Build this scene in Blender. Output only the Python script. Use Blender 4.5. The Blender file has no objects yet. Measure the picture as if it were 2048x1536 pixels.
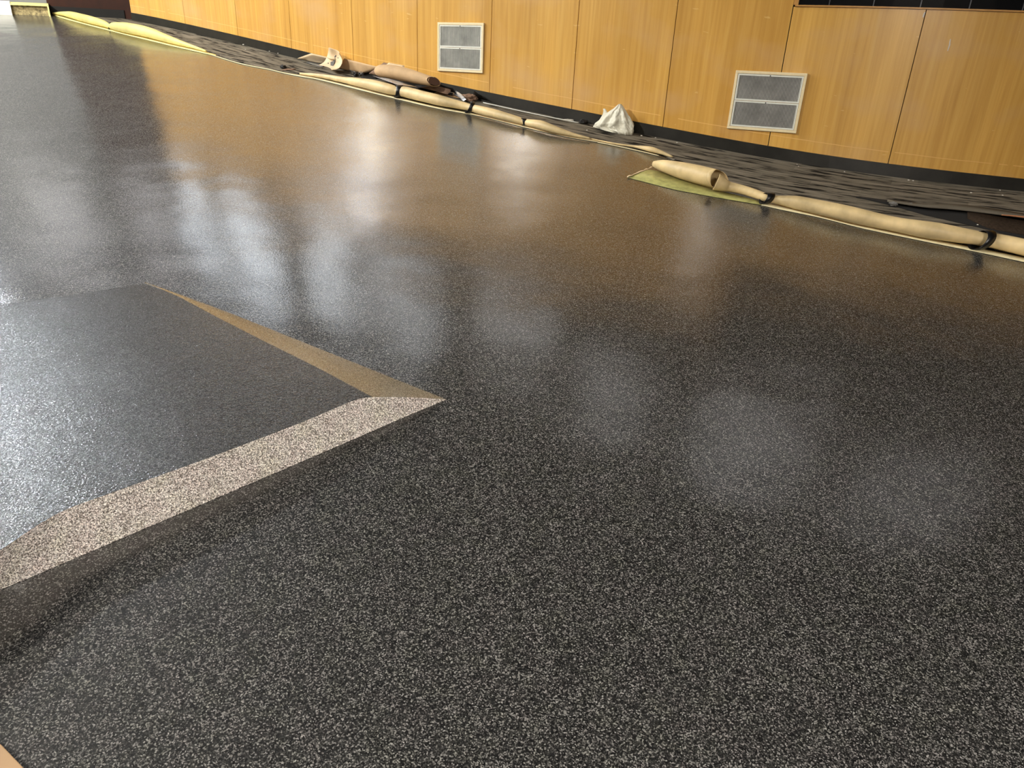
import bpy, bmesh, math, random
from mathutils import Vector, Matrix, noise
C = bpy.context.scene.collection
SC = bpy.context.scene
random.seed(7)

# ------------------------------------------------------------------ camera
F_PX, PITCH, ROLL, EYE = 1423.876, 0.41825149, 0.04918198, 1.6
GX, GY = -0.01723711, 0.17937855            # rake of the hall floor: z = GX*x + GY*y
fwd = Vector((0, math.cos(PITCH), -math.sin(PITCH)))
up0 = Vector((0, math.sin(PITCH), math.cos(PITCH))); r0 = Vector((1, 0, 0))
cR = math.cos(ROLL) * r0 + math.sin(ROLL) * up0
cU = -math.sin(ROLL) * r0 + math.cos(ROLL) * up0
cam_d = bpy.data.cameras.new('camera'); cam = bpy.data.objects.new('camera', cam_d); C.objects.link(cam)
cam_d.sensor_fit = 'HORIZONTAL'; cam_d.sensor_width = 36.0; cam_d.lens = F_PX / 2048 * 36
cam_d.clip_start = 0.05; cam_d.clip_end = 200
m = Matrix.Identity(4)
for i in range(3):
    m[i][0] = cR[i]; m[i][1] = cU[i]; m[i][2] = -fwd[i]
m[2][3] = EYE
cam.matrix_world = m
SC.camera = cam

# ------------------------------------------------------------------ world, exposure
w = bpy.data.worlds.new('world'); SC.world = w; w.use_nodes = True
w.node_tree.nodes['Background'].inputs[0].default_value = (0.5, 0.5, 0.5, 1)
w.node_tree.nodes['Background'].inputs[1].default_value = 0.0
SC.view_settings.view_transform = 'Standard'; SC.view_settings.look = 'None'
SC.view_settings.exposure = 0.15; SC.view_settings.gamma = 1.0
SC.view_settings.use_curve_mapping = False

# lamps of the hall, the last one an added fill: (x, y, z, length, width, yaw degrees, tilt degrees, power, colour)
KEY_LAMPS = [
    (-7.9, 2.1, 5.8, 0.85, 0.3, 20, 0, 1650, (1.0, 0.95, 0.86)),
    (-9.6, 6.5, 5.7, 0.85, 0.3, 20, 0, 950, (1.0, 0.96, 0.82)),
    (-2.2, 0.2, 6.0, 1.4, 0.5, 10, 0, 45, (1.0, 0.94, 0.84)),
    (2.2, -3.2, 4.0, 1.4, 0.5, 0, 0, 330, (1.0, 0.93, 0.86)),  # added fill lamp, brightens the pad's near edge
]
# flood lamp high in the far left corner: aim point on the pad comes from its glare
FLOOD = (0.6, 0.3, 640, (0.86, 0.92, 1.0))
# glazed light boxes high on the curved wall: (u0, u1, z0, z1, strength)
WALL_BOXES = [
    (9.55, 10.02, 4.1, 6.3, 3.8), (8.1, 9.05, 4.05, 6.3, 2.8), (6.35, 7.2, 3.55, 5.4, 1.5),
    (4.95, 6.0, 3.7, 4.9, 0.85), (3.3, 4.35, 3.3, 4.2, 0.3),
    (2.1, 2.95, 3.75, 4.5, 0.36), (0.35, 1.6, 3.5, 4.8, 0.34), (-1.3, -0.1, 3.9, 4.9, 0.34),
]

# ------------------------------------------------------------------ geometry helpers
def pray(x, y):
    return fwd + cR * ((x - 1024) / F_PX) - cU * ((y - 768) / F_PX)
def at(x, y, h=0.0):
    """point on the raked floor (raised by h) behind photo pixel x, y"""
    d = pray(x, y); t = (EYE - h) / (GX * d.x + GY * d.y - d.z)
    return Vector((0, 0, EYE)) + t * d
def zf(x, y): return GX * x + GY * y
NF = Vector((-GX, -GY, 1)).normalized()
def P3(x, y, h=0.0): return Vector((x, y, zf(x, y) + h))

# plan of the curved wall, from the foot of its panels
WH = 0.0968
base_px = [(252, 26), (300, 28.5), (375, 48), (477, 71), (584.6, 96.6), (704, 127), (835, 155), (944, 178.5),
           (1142, 218.4), (1325.6, 253.2), (1532.6, 295), (1774.5, 331), (2048, 357)]
bw = [at(x, y, WH) for x, y in base_px]
WO = Vector((bw[-1].x, bw[-1].y)); WE = (Vector((bw[0].x, bw[0].y)) - WO).normalized(); WN = Vector((WE.y, -WE.x))
knots = sorted([((Vector((b.x, b.y)) - WO).dot(WE), (Vector((b.x, b.y)) - WO).dot(WN)) for b in bw])
def smooth_v(u, s=0.75):
    # local linear regression through the measured points
    sw = su = sv = suu = suv = 0
    for ku, kv in knots:
        k = math.exp(-((u - ku) / s) ** 2 / 2) + 1e-9
        sw += k; su += k * ku; sv += k * kv; suu += k * ku * ku; suv += k * ku * kv
    b = (sw * suv - su * sv) / (sw * suu - su * su + 1e-12); a = (sv - b * su) / sw
    return a + b * u
U_END = knots[-1][0]
SLOPE0 = (smooth_v(0.3) - smooth_v(0.0)) / 0.3
def wv(u):
    if u < 0: return smooth_v(0) + SLOPE0 * u
    return smooth_v(min(u, U_END))
def wpt(u, off=0.0):
    """plan point of the wall face; off = distance into the room"""
    e = 0.02; tx = Vector((2 * e, wv(u + e) - wv(u - e))).normalized()
    # room side is where v is smaller
    nx = Vector((tx.y, -tx.x))
    q = Vector((u, wv(u))) + nx * off
    return WO + WE * q.x + WN * q.y
def u_of(px, py, h=WH):
    b = at(px, py, h); return (Vector((b.x, b.y)) - WO).dot(WE)
def W3(u, h, off=0.0):
    q = wpt(u, off); return Vector((q.x, q.y, zf(q.x, q.y) + h))
def Wz(u, z, off=0.0):
    q = wpt(u, off); return Vector((q.x, q.y, z))
def on_wall(px, py):
    """(u, z) of the wall point behind a photo pixel"""
    d = pray(px, py); best = None
    lo = None
    n = 800
    for i in range(n + 1):
        u = -3 + (U_END + 3) * i / n
        q = wpt(u); cr = d.x * q.y - d.y * q.x
        if lo is not None and (lo[1] > 0) != (cr > 0):
            t = lo[1] / (lo[1] - cr); uu = lo[0] + (u - lo[0]) * t; q = wpt(uu)
            k = q.length / math.hypot(d.x, d.y)
            return uu, EYE + k * d.z
        lo = (u, cr)
    return 0, 0

def make(name, verts, faces, mat=None, parent=None, uvs=None, smooth=False):
    me = bpy.data.meshes.new(name); me.from_pydata([tuple(v) for v in verts], [], faces); me.update()
    if uvs:
        l = me.uv_layers.new(name='UVMap')
        for lp in me.loops: l.data[lp.index].uv = uvs[lp.vertex_index]
    o = bpy.data.objects.new(name, me); C.objects.link(o)
    if mat: me.materials.append(mat)
    if parent: o.parent = parent
    bm = bmesh.new(); bm.from_mesh(me); bmesh.ops.recalc_face_normals(bm, faces=bm.faces)
    if any(e.is_boundary for e in bm.edges) and sum(f.normal.z * f.calc_area() for f in bm.faces) < 0:
        bmesh.ops.reverse_faces(bm, faces=bm.faces)
    bm.to_mesh(me); bm.free()
    if smooth:
        for p in me.polygons: p.use_smooth = True
    return o
def solid(o, t, offset=-1):
    s = o.modifiers.new('thickness', 'SOLIDIFY'); s.thickness = t; s.offset = offset; return o
def thing(name, label, cat, loc=(0, 0, 0), group=None):
    o = bpy.data.objects.new(name, None); C.objects.link(o); o.location = loc
    o.empty_display_size = 0.1
    o['label'] = label; o['category'] = cat
    if group: o['group'] = group
    return o
def tag(o, label, cat, group=None):
    o['label'] = label; o['category'] = cat
    if group: o['group'] = group
    return o
def struct(o): o['kind'] = 'structure'; return o
def keep(child, parent):
    child.parent = parent; child.matrix_parent_inverse = Matrix.Translation(parent.location).inverted()
class MB:
    def __init__(s): s.v = []; s.f = []; s.uv = []
    def quad(s, a, b, c, d, uv=None):
        n = len(s.v); s.v += [a, b, c, d]; s.f.append((n, n + 1, n + 2, n + 3)); s.uv += uv or [(0, 0), (1, 0), (1, 1), (0, 1)]
    def hexa(s, p):          # 8 corners: bottom ring 0-3, top ring 4-7
        n = len(s.v); s.v += p; s.uv += [(0, 0)] * 8
        for f in ((0, 3, 2, 1), (4, 5, 6, 7), (0, 1, 5, 4), (1, 2, 6, 5), (2, 3, 7, 6), (3, 0, 4, 7)): s.f.append(tuple(n + i for i in f))
    def box(s, c, x, y, z):  # centre and half-axis vectors
        s.hexa([c - x - y - z, c + x - y - z, c + x + y - z, c - x + y - z, c - x - y + z, c + x - y + z, c + x + y + z, c - x + y + z])
    def wallbox(s, u0, u1, z0, z1, o0, o1, absz=True):
        f = Wz if absz else W3
        n = max(1, int(abs(u1 - u0) / 0.3))
        for i in range(n):
            a = u0 + (u1 - u0) * i / n; b = u0 + (u1 - u0) * (i + 1) / n
            s.hexa([f(a, z0, o0), f(b, z0, o0), f(b, z0, o1), f(a, z0, o1), f(a, z1, o0), f(b, z1, o0), f(b, z1, o1), f(a, z1, o1)])
    def build(s, name, mat, parent=None, smooth=False): return make(name, s.v, s.f, mat, parent, s.uv, smooth)
def bevel(o, w=0.002, seg=2):
    b = o.modifiers.new('bevel', 'BEVEL'); b.width = w; b.segments = seg; b.limit_method = 'ANGLE'; return o

# ------------------------------------------------------------------ materials
def lin(c): return tuple(((v / 255) / 12.92 if v / 255 <= 0.04045 else ((v / 255 + 0.055) / 1.055) ** 2.4) for v in c) + (1,)
class Mat:
    def __init__(s, name, rough=0.6, col=(0.5, 0.5, 0.5, 1), metal=0.0, spec=0.5):
        s.m = bpy.data.materials.new(name); s.m.use_nodes = True; s.t = s.m.node_tree
        s.b = s.t.nodes['Principled BSDF']
        s.b.inputs['Base Color'].default_value = col; s.b.inputs['Roughness'].default_value = rough
        s.b.inputs['Metallic'].default_value = metal; s.b.inputs['Specular IOR Level'].default_value = spec
    def n(s, typ, **kw):
        n = s.t.nodes.new(typ)
        for k, v in kw.items():
            if k.startswith('i_'):
                key = k[2:].replace('_', ' '); n.inputs[key].default_value = v
            else: setattr(n, k, v)
        return n
    def l(s, a, b): s.t.links.new(a, b)
    def coord(s, which='Object', scale=(1, 1, 1), loc=(0, 0, 0)):
        c = s.n('ShaderNodeTexCoord'); mp = s.n('ShaderNodeMapping'); mp.inputs['Scale'].default_value = scale; mp.inputs['Location'].default_value = loc
        s.l(c.outputs[which], mp.inputs['Vector']); return mp.outputs['Vector']
    def noise(s, vec, scale, detail=3, rough=0.5, dist=0.0):
        n = s.n('ShaderNodeTexNoise'); n.inputs['Scale'].default_value = scale; n.inputs['Detail'].default_value = detail
        n.inputs['Roughness'].default_value = rough; n.inputs['Distortion'].default_value = dist
        s.l(vec, n.inputs['Vector']); return n.outputs['Fac']
    def ramp(s, fac, stops, interp='LINEAR'):
        r = s.n('ShaderNodeValToRGB'); r.color_ramp.interpolation = interp; e = r.color_ramp.elements
        while len(e) < len(stops): e.new(0.5)
        for el, (p, c) in zip(e, stops): el.position = p; el.color = c if len(c) == 4 else tuple(c) + (1,)
        s.l(fac, r.inputs['Fac']); return r.outputs['Color']
    def mix(s, fac, a, b, mode='MIX'):
        x = s.n('ShaderNodeMix', data_type='RGBA', blend_type=mode)
        for sock, v in ((x.inputs[0], fac), (x.inputs[6], a), (x.inputs[7], b)):
            if isinstance(v, (int, float, tuple)): sock.default_value = v
            else: s.l(v, sock)
        return x.outputs[2]
    def math(s, op, a, b=0.0, c=None):
        x = s.n('ShaderNodeMath', operation=op)
        for sock, v in zip(x.inputs, (a, b, c)):
            if v is None: continue
            if isinstance(v, (int, float)): sock.default_value = v
            else: s.l(v, sock)
        return x.outputs[0]
    def bump(s, h, strength=0.3, dist=0.01):
        b = s.n('ShaderNodeBump'); b.inputs['Strength'].default_value = strength; b.inputs['Distance'].default_value = dist
        s.l(h, b.inputs['Height']); s.l(b.outputs['Normal'], s.b.inputs['Normal']); return b
    def color(s, c): s.l(c, s.b.inputs['Base Color'])
    def rough(s, c): s.l(c, s.b.inputs['Roughness'])

def speckle(name, dark, mid, light, rough, bump_s, cell=320.0, light_amt=0.78, film=2.05, film_rough=0.13, peel=0.2, pscale=130, cmin=0.75):
    M = Mat(name, rough, spec=0.08); v = M.coord()
    a = M.n('ShaderNodeTexVoronoi'); a.inputs['Scale'].default_value = cell; M.l(v, a.inputs['Vector'])
    sep = M.n('ShaderNodeSeparateColor'); M.l(a.outputs['Color'], sep.inputs[0])
    chips = M.ramp(sep.outputs[0], [(0.0, dark), (0.30, dark), (0.42, mid), (light_amt - 0.1, mid), (1.0, light)])
    f1 = M.noise(v, cell * 0.9, 4, 0.7)
    fr = M.ramp(f1, [(0.38, (0.18, 0.18, 0.18)), (0.62, (1.45, 1.45, 1.45))])
    c = M.mix(1.0, chips, fr, 'MULTIPLY')
    tint = M.ramp(M.noise(v, 16, 3), [(0.35, (1.02, 0.99, 1.0)), (0.5, (1, 1, 1)), (0.65, (0.99, 1.0, 0.95))])
    c = M.mix(1.0, c, tint, 'MULTIPLY')
    M.color(c)
    h = M.math('ADD', M.math('MULTIPLY', f1, 0.7), M.math('MULTIPLY', M.noise(v, 90, 2), 1.0))
    M.bump(h, bump_s, 0.0012)
    # clear wet film over the stones, with its own faint orange peel and trowel waves
    cw = M.ramp(M.noise(v, cell * 1.1, 2, 0.6), [(0.42, (cmin,) * 3), (0.58, (1, 1, 1))]); M.l(cw, M.b.inputs['Coat Weight'])
    M.b.inputs['Coat IOR'].default_value = film
    M.b.inputs['Coat Roughness'].default_value = film_rough
    h2 = M.math('ADD', M.math('MULTIPLY', M.noise(v, pscale, 3), peel), M.math('MULTIPLY', M.noise(v, 1.6, 2, 0.4), 5.0))
    b2 = M.n('ShaderNodeBump'); b2.inputs['Strength'].default_value = 1.0; b2.inputs['Distance'].default_value = 0.003
    M.l(h2, b2.inputs['Height']); M.l(b2.outputs['Normal'], M.b.inputs['Coat Normal'])
    return M
floor_m = speckle('wet_resin_aggregate', (0.010, 0.010, 0.010), (0.036, 0.0355, 0.033), (0.26, 0.25, 0.235), 0.4, 1.0)
floor_m.l(floor_m.ramp(floor_m.noise(floor_m.coord(), 1.3, 3), [(0.35, (0.08,) * 3), (0.65, (0.15,) * 3)]), floor_m.b.inputs['Coat Roughness'])
pad_m = speckle('dark_wet_resin', (0.008, 0.008, 0.008), (0.034, 0.034, 0.033), (0.12, 0.12, 0.12), 0.35, 1.0, peel=0.9, film=1.6, film_rough=0.07, pscale=110, cmin=0.0)
bevel_m = speckle('lit_flake_resin', (0.26, 0.22, 0.19), (0.72, 0.66, 0.59), (0.95, 0.9, 0.84), 0.5, 0.7, film=1.5, film_rough=0.25)  # pale base colour paints in the lamp light on the pad's near edge

# lacquered wood veneer, UV: x along the wall (m), y height over the floor (m)
wood_m = Mat('lacquered_wood_veneer', 0.32)
uv = wood_m.coord('UV')
st = wood_m.coord('UV', (34, 0.9, 1))
g1 = wood_m.noise(st, 1.0, 5, 0.6, 0.4)
g2 = wood_m.noise(wood_m.coord('UV', (5, 0.5, 1)), 1.0, 3, 0.5)
c = wood_m.ramp(g1, [(0.25, lin((200, 148, 66))), (0.5, lin((215, 164, 78))), (0.75, lin((225, 178, 94)))])
c = wood_m.mix(1.0, c, wood_m.ramp(g2, [(0.3, (0.84, 0.82, 0.76)), (0.7, (1.08, 1.1, 1.12))]), 'MULTIPLY')
oi = wood_m.n('ShaderNodeObjectInfo')
c = wood_m.mix(1.0, c, wood_m.ramp(oi.outputs['Random'], [(0, (0.93, 0.9, 0.86)), (1, (1.05, 1.06, 1.08))]), 'MULTIPLY')
sx = wood_m.n('ShaderNodeSeparateXYZ'); wood_m.l(uv, sx.inputs[0])
wob = wood_m.math('MULTIPLY', wood_m.math('SUBTRACT', wood_m.noise(wood_m.coord('UV', (3, 0.0, 1)), 1.0, 2), 0.5), 0.012)
dv = wood_m.math('ABSOLUTE', wood_m.math('SUBTRACT', wood_m.math('ADD', sx.outputs[1], wob), WH + 0.083))
line = wood_m.math('LESS_THAN', dv, 0.0028)
brk = wood_m.math('GREATER_THAN', wood_m.noise(wood_m.coord('UV', (2.5, 0.2, 1)), 1.0, 3), 0.42)
c = wood_m.mix(wood_m.math('MULTIPLY', wood_m.math('MULTIPLY', line, brk), 0.75), c, lin((236, 190, 116)))
sc = wood_m.math('GREATER_THAN', wood_m.noise(wood_m.coord('UV', (9, 34, 1), (3, 5, 0)), 1.0, 2), 0.73)
c = wood_m.mix(wood_m.math('MULTIPLY', sc, 0.45), c, lin((232, 196, 130)))
haze = wood_m.ramp(wood_m.noise(wood_m.coord('UV', (1.6, 2.4, 1), (1, 9, 0)), 1.0, 3), [(0.50, (0, 0, 0)), (0.74, (0.5, 0.5, 0.5))])
c = wood_m.mix(haze, c, lin((212, 172, 124)))
wood_m.color(c)
wood_m.b.inputs['Coat Weight'].default_value = 0.9; wood_m.b.inputs['Coat Roughness'].default_value = 0.1; wood_m.b.inputs['Coat IOR'].default_value = 1.65
wood_m.bump(g1, 0.06, 0.002)

def plain(name, col, rough=0.6, metal=0.0, nscale=None, amt=0.25, bump=0.0, spec=0.5):
    M = Mat(name, rough, lin(col), metal, spec)
    if nscale:
        v = M.coord(); f = M.noise(v, nscale, 4, 0.6)
        lo = tuple(x * (1 - amt) for x in lin(col)[:3]); hi = tuple(min(1, x * (1 + amt)) for x in lin(col)[:3])
        M.color(M.ramp(f, [(0.3, lo), (0.7, hi)]))
        if bump: M.bump(f, bump, 0.004)
    return M
paper_m = plain('masking_paper', (204, 180, 132), 0.5, nscale=4, amt=0.36, bump=0.2)
ypaper_m = plain('yellowed_masking_paper', (204, 192, 122), 0.5, nscale=6, amt=0.18, bump=0.2)
sheet_m = plain('yellow_green_paper', (168, 164, 100), 0.4, nscale=22, amt=0.3, bump=0.3)
strip_m = plain('cream_tape', (222, 210, 168), 0.5, nscale=20, amt=0.1)
ystrip_m = plain('pale_yellow_tape', (228, 216, 140), 0.5, nscale=20, amt=0.08)
tape_m = plain('black_tape', (12, 12, 13), 0.35, nscale=40, amt=0.3)
card_m = plain('cardboard', (196, 164, 124), 0.75, nscale=12, amt=0.12)
cardp_m = plain('pale_cardboard', (218, 194, 158), 0.7, nscale=12, amt=0.08)
cardd_m = plain('brown_cardboard', (132, 104, 84), 0.8, nscale=14, amt=0.2)
foil_m = plain('silver_foil', (205, 208, 212), 0.25, 0.9, nscale=30, amt=0.2, bump=0.8)
bag_m = Mat('white_plastic_film', 0.35, lin((232, 228, 208)))
bag_m.b.inputs['Transmission Weight'].default_value = 0.12
bag_m.bump(bag_m.noise(bag_m.coord('Object', (1, 1, 1)), 28, 4, 0.6, 0.6), 0.7, 0.012)
base_m = plain('dark_vinyl_base', (34, 33, 29), 0.34, nscale=7, amt=0.45)
frame_m = plain('cream_painted_metal', (232, 214, 172), 0.45, nscale=30, amt=0.06)
alu_m = plain('white_metal_trim', (226, 226, 214), 0.35, nscale=30, amt=0.05)
slat_m = plain('grey_metal_grille', (168, 168, 162), 0.4, 0.15, nscale=9, amt=0.25)
void_m = plain('dusty_grille_backing', (84, 86, 84), 0.8, nscale=8, amt=0.4)
black_m = plain('black_window_glass', (10, 12, 16), 0.08, nscale=5, amt=0.2)
mull_m = plain('grey_mullion', (72, 72, 76), 0.4)
trimw_m = plain('wood_trim', (190, 138, 70), 0.4, nscale=18, amt=0.12)
ceil_m = plain('dark_ceiling_paint', (26, 26, 27), 0.9, nscale=3, amt=0.2)
upper_m = plain('charcoal_upper_wall', (44, 43, 42), 0.7, nscale=3, amt=0.2)
greyw_m = plain('grey_painted_wall', (112, 114, 118), 0.6, nscale=4, amt=0.08)
maroon_m = plain('dark_brown_wood', (46, 17, 3), 0.6, nscale=6, amt=0.25, spec=0.2)
wallb_m = plain('dim_wall_paint', (88, 80, 70), 0.8, nscale=3, amt=0.15)
white_m = plain('white_block_paint', (236, 236, 226), 0.6, nscale=15, amt=0.05)
insul_m = plain('torn_insulation', (150, 136, 98), 0.9, nscale=30, amt=0.7, bump=1.0)
scrap_m = plain('black_scrap', (14, 13, 12), 0.6)
litter_m = plain('pale_litter', (214, 208, 196), 0.7)
board_m = plain('tan_board', (150, 118, 78), 0.6, nscale=9, amt=0.1)
orange_m = plain('orange_edge', (188, 124, 84), 0.6)
ink_m = plain('grey_print_ink', (92, 88, 84), 0.7)
gap_m = plain('plinth_and_slit_shade', (16, 14, 12), 0.9)

carpet_m = Mat('streaky_carpet', 0.95, spec=0.1)
cv = carpet_m.coord('UV')
br = carpet_m.n('ShaderNodeTexBrick'); br.inputs['Scale'].default_value = 1.0
br.inputs['Brick Width'].default_value = 0.34; br.inputs['Row Height'].default_value = 0.11; br.inputs['Mortar Size'].default_value = 0.0
br.inputs['Color1'].default_value = (0.1,) * 3 + (1,); br.inputs['Color2'].default_value = (0.9,) * 3 + (1,)
carpet_m.l(cv, br.inputs['Vector'])
dash = carpet_m.noise(carpet_m.coord('UV', (3.4, 24, 1)), 1.0, 3, 0.6)
thr = carpet_m.math('ADD', dash, carpet_m.math('MULTIPLY', carpet_m.math('SUBTRACT', br.outputs['Fac'], 0.5), 0.0))
cc = carpet_m.ramp(thr, [(0.40, lin((34, 31, 27))), (0.455, lin((112, 105, 92))), (0.62, lin((142, 133, 117)))])
cc = carpet_m.mix(1.0, cc, carpet_m.mix(0.35, (1, 1, 1, 1), br.outputs['Color']), 'MULTIPLY')
cc = carpet_m.mix(1.0, cc, carpet_m.ramp(carpet_m.noise(carpet_m.coord('UV'), 300, 2), [(0.3, (0.7,) * 3), (0.7, (1.3,) * 3)]), 'MULTIPLY')
carpet_m.color(cc); carpet_m.bump(carpet_m.noise(carpet_m.coord('UV'), 400, 2), 0.6, 0.004)
flap_m = plain('brown_carpet_backing', (52, 42, 33), 0.95, nscale=60, amt=0.4, spec=0.1)

def emit(name, col, s):
    M = Mat(name, 0.5, (0.8, 0.8, 0.8, 1)); M.b.inputs['Emission Color'].default_value = tuple(col) + (1,)
    M.b.inputs['Emission Strength'].default_value = s; return M

for k in list(globals()):
    if isinstance(globals()[k], Mat): globals()[k] = globals()[k].m

# ------------------------------------------------------------------ structure
XL, XR, YB, ZC = -15.0, 9.5, -7.0, 6.6
# floor: one raked slab
bm = MB()
N = 24
fv = []; ff = []
for j in range(N + 1):
    for i in range(N + 1):
        x = XL + (XR - XL) * i / N; y = YB + (15.0 - YB) * j / N; fv.append(P3(x, y))
for j in range(N):
    for i in range(N): a = j * (N + 1) + i; ff.append((a, a + 1, a + N + 2, a + N + 1))
fl = make('floor', fv, ff, floor_m); solid(fl, 0.15, -1); struct(fl)
cl = MB(); cl.box(Vector(((XL + XR) / 2, 4.0, ZC + 0.05)), Vector(((XR - XL) / 2, 0, 0)), Vector((0, 11.0, 0)), Vector((0, 0, 0.05)))
struct(cl.build('ceiling', ceil_m))

# curved wall: backing, wood panels with real gaps, upper wall
SEAM_PX = [(1774.5, 331), (1532.6, 295), (1325.6, 253.2), (1142, 218.4), (980, 184.6), (835, 155), (704, 127), (584.6, 96.6), (477, 71), (372, 47)]
seams = [u_of(*s) for s in SEAM_PX]
pw = (seams[1] - seams[0]) * 1.12
US = [seams[0] - pw * k for k in (8, 7, 6, 5, 4, 3, 2, 1)] + seams + [U_END]
UR = US[0]
def wood_top(u): return 3.0 + 0.16 * (u - 4) if u > 0 else 2.36
wall = MB()
n = 70
for i in range(n):
    a = UR + (U_END - UR) * i / n; b = UR + (U_END - UR) * (i + 1) / n
    wall.hexa([W3(a, -0.1, -0.20), W3(b, -0.1, -0.20), W3(b, -0.1, -0.022), W3(a, -0.1, -0.022), Wz(a, ZC, -0.20), Wz(b, ZC, -0.20), Wz(b, ZC, -0.022), Wz(a, ZC, -0.022)])
wr = wall.build('wall_right', upper_m); struct(wr)
WIN_U, WIN_Z = None, None
WIN_U, _z1 = on_wall(1590, 14); _u2, _z2 = on_wall(2048, 17); WIN_Z = (_z1 + _z2) / 2
WIN_TOP = 3.15
for a, b in zip(US[:-1], US[1:]):
    g = 0.003; a += g; b -= g
    segs = []          # (u0, u1, ztop function)
    if b < WIN_U + 0.03 or a < WIN_U - 0.03 and b < WIN_U: segs = [(a, b, lambda u: WIN_Z - 0.012)]
    elif a > WIN_U - 0.03: segs = [(a, b, wood_top)]
    else: segs = [(a, WIN_U, lambda u: WIN_Z - 0.012), (WIN_U, b, wood_top)]
    V = []; Fc = []; UVs = []
    for (s0, s1, zt) in segs:
        k = 6; base_i = len(V)
        for i in range(k + 1):
            u = s0 + (s1 - s0) * i / k
            lo = W3(u, WH); top = Wz(u, zt(u))
            for off in (0.0, -0.02):
                V += [W3(u, WH, off), Wz(u, zt(u), off)]
                UVs += [(u, WH), (u, zt(u) - zf(*wpt(u)))]
        for i in range(k):
            q = base_i + 4 * i; r = q + 4
            Fc += [(q, r, r + 1, q + 1), (q + 2, q + 3, r + 3, r + 2), (q + 1, r + 1, r + 3, q + 3), (q, q + 2, r + 2, r)]
        q = base_i; Fc.append((q, q + 1, q + 3, q + 2)); q = base_i + 4 * k; Fc.append((q, q + 2, q + 3, q + 1))
    make('wall_panel', V, Fc, wood_m, wr, UVs)

# vinyl base
b = MB(); n = 60
for i in range(n):
    a = UR + (U_END - UR) * i / n; c = UR + (U_END - UR) * (i + 1) / n
    b.hexa([W3(a, 0.004, -0.02), W3(c, 0.004, -0.02), W3(c, 0.004, 0.006), W3(a, 0.004, 0.006), W3(a, WH - 0.001, -0.02), W3(c, WH - 0.001, -0.02), W3(c, WH - 0.001, 0.003), W3(a, WH - 0.001, 0.003)])
struct(b.build('baseboard_right', base_m))

# black window band at the right
win = thing('window_1', '', 'window'); del win['label']; del win['category']; win['kind'] = 'structure'
UW0 = UR + 0.2
f = MB()
f.wallbox(UW0, WIN_U, WIN_Z - 0.010, WIN_Z, -0.02, 0.012)
f.wallbox(WIN_U - 0.02, WIN_U + 0.012, WIN_Z, WIN_TOP, -0.02, 0.012)
f.wallbox(UW0, WIN_U, WIN_TOP, WIN_TOP + 0.03, -0.02, 0.012)
fo = f.build('window_frame', trimw_m, win)
f = MB(); f.wallbox(UW0, WIN_U - 0.02, WIN_Z, WIN_TOP, -0.02, -0.008); f.build('pane', black_m, win)
for px, yy in ((1659, 5), (1748, 5), (1843, 5), (1942, 5)):
    uu, _ = on_wall(px, yy)
    f = MB(); f.wallbox(uu - 0.003, uu + 0.003, WIN_Z + 0.002, WIN_TOP, -0.008, -0.003); f.build('mullion', mull_m, win)
for k in range(1, 14):
    uu = on_wall(1942, 5)[0] - 0.32 * k
    if uu > UW0 + 0.1:
        f = MB(); f.wallbox(uu - 0.003, uu + 0.003, WIN_Z + 0.002, WIN_TOP, -0.008, -0.003); f.build('mullion', mull_m, win)

# far walls
cA = at(251, 37.5, 0.0); cA2 = Vector((cA.x, cA.y))
e0 = wpt(U_END, -0.02)
cB = at(98, 29, 0.0); cB2 = Vector((cB.x, cB.y))
dAB = (cB2 - cA2).normalized()
cG = at(-30, 24, 0.0); cG2 = Vector((cG.x, cG.y)); dG = (cG2 - cB2).normalized()
def vwall(name, p, q, mat, t=0.15, zt=ZC, zb=None, sgn=1, parent=None):
    d = (q - p).normalized(); nn = Vector((-d.y, d.x)) * t * sgn
    v = []
    for s in (p, q, q + nn, p + nn): v.append(Vector((s.x, s.y, (zf(s.x, s.y) - 0.1) if zb is None else zb)))
    for s in (p, q, q + nn, p + nn): v.append(Vector((s.x, s.y, zt)))
    mm = MB(); mm.hexa(v); return mm.build(name, mat, parent)
side = -1
wf = struct(vwall('wall_far', cA2 + (cA2 - cB2).normalized() * 0.4, cB2, maroon_m, sgn=side))
far_end = cB2 + dG * 9.0
wf2 = struct(vwall('wall_back', cB2, far_end, greyw_m, sgn=side))
struct(vwall('wall_left', Vector((XL, YB)), Vector((XL, 15)), wallb_m))
struct(vwall('wall_front', Vector((XL, YB)), Vector((XR, YB)), wallb_m, sgn=-1))
struct(vwall('wall_side', Vector((XR, YB)), Vector((XR, 8)), wallb_m, sgn=-1))
# black plinth below the brown wall
mm = MB(); d = (cB2 - cA2).normalized(); nn = Vector((-d.y, d.x)) * -1
pz = lambda s, h: Vector((s.x, s.y, zf(s.x, s.y) + h))
a0 = cA2 - nn * 0.012; b0 = cB2 - nn * 0.012
mm.hexa([pz(a0, 0), pz(b0, 0), pz(b0 + nn * 0.01, 0), pz(a0 + nn * 0.01, 0), pz(a0, 0.10), pz(b0, 0.10), pz(b0 + nn * 0.01, 0.10), pz(a0 + nn * 0.01, 0.10)])
struct(mm.build('baseboard_far', gap_m))

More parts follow.
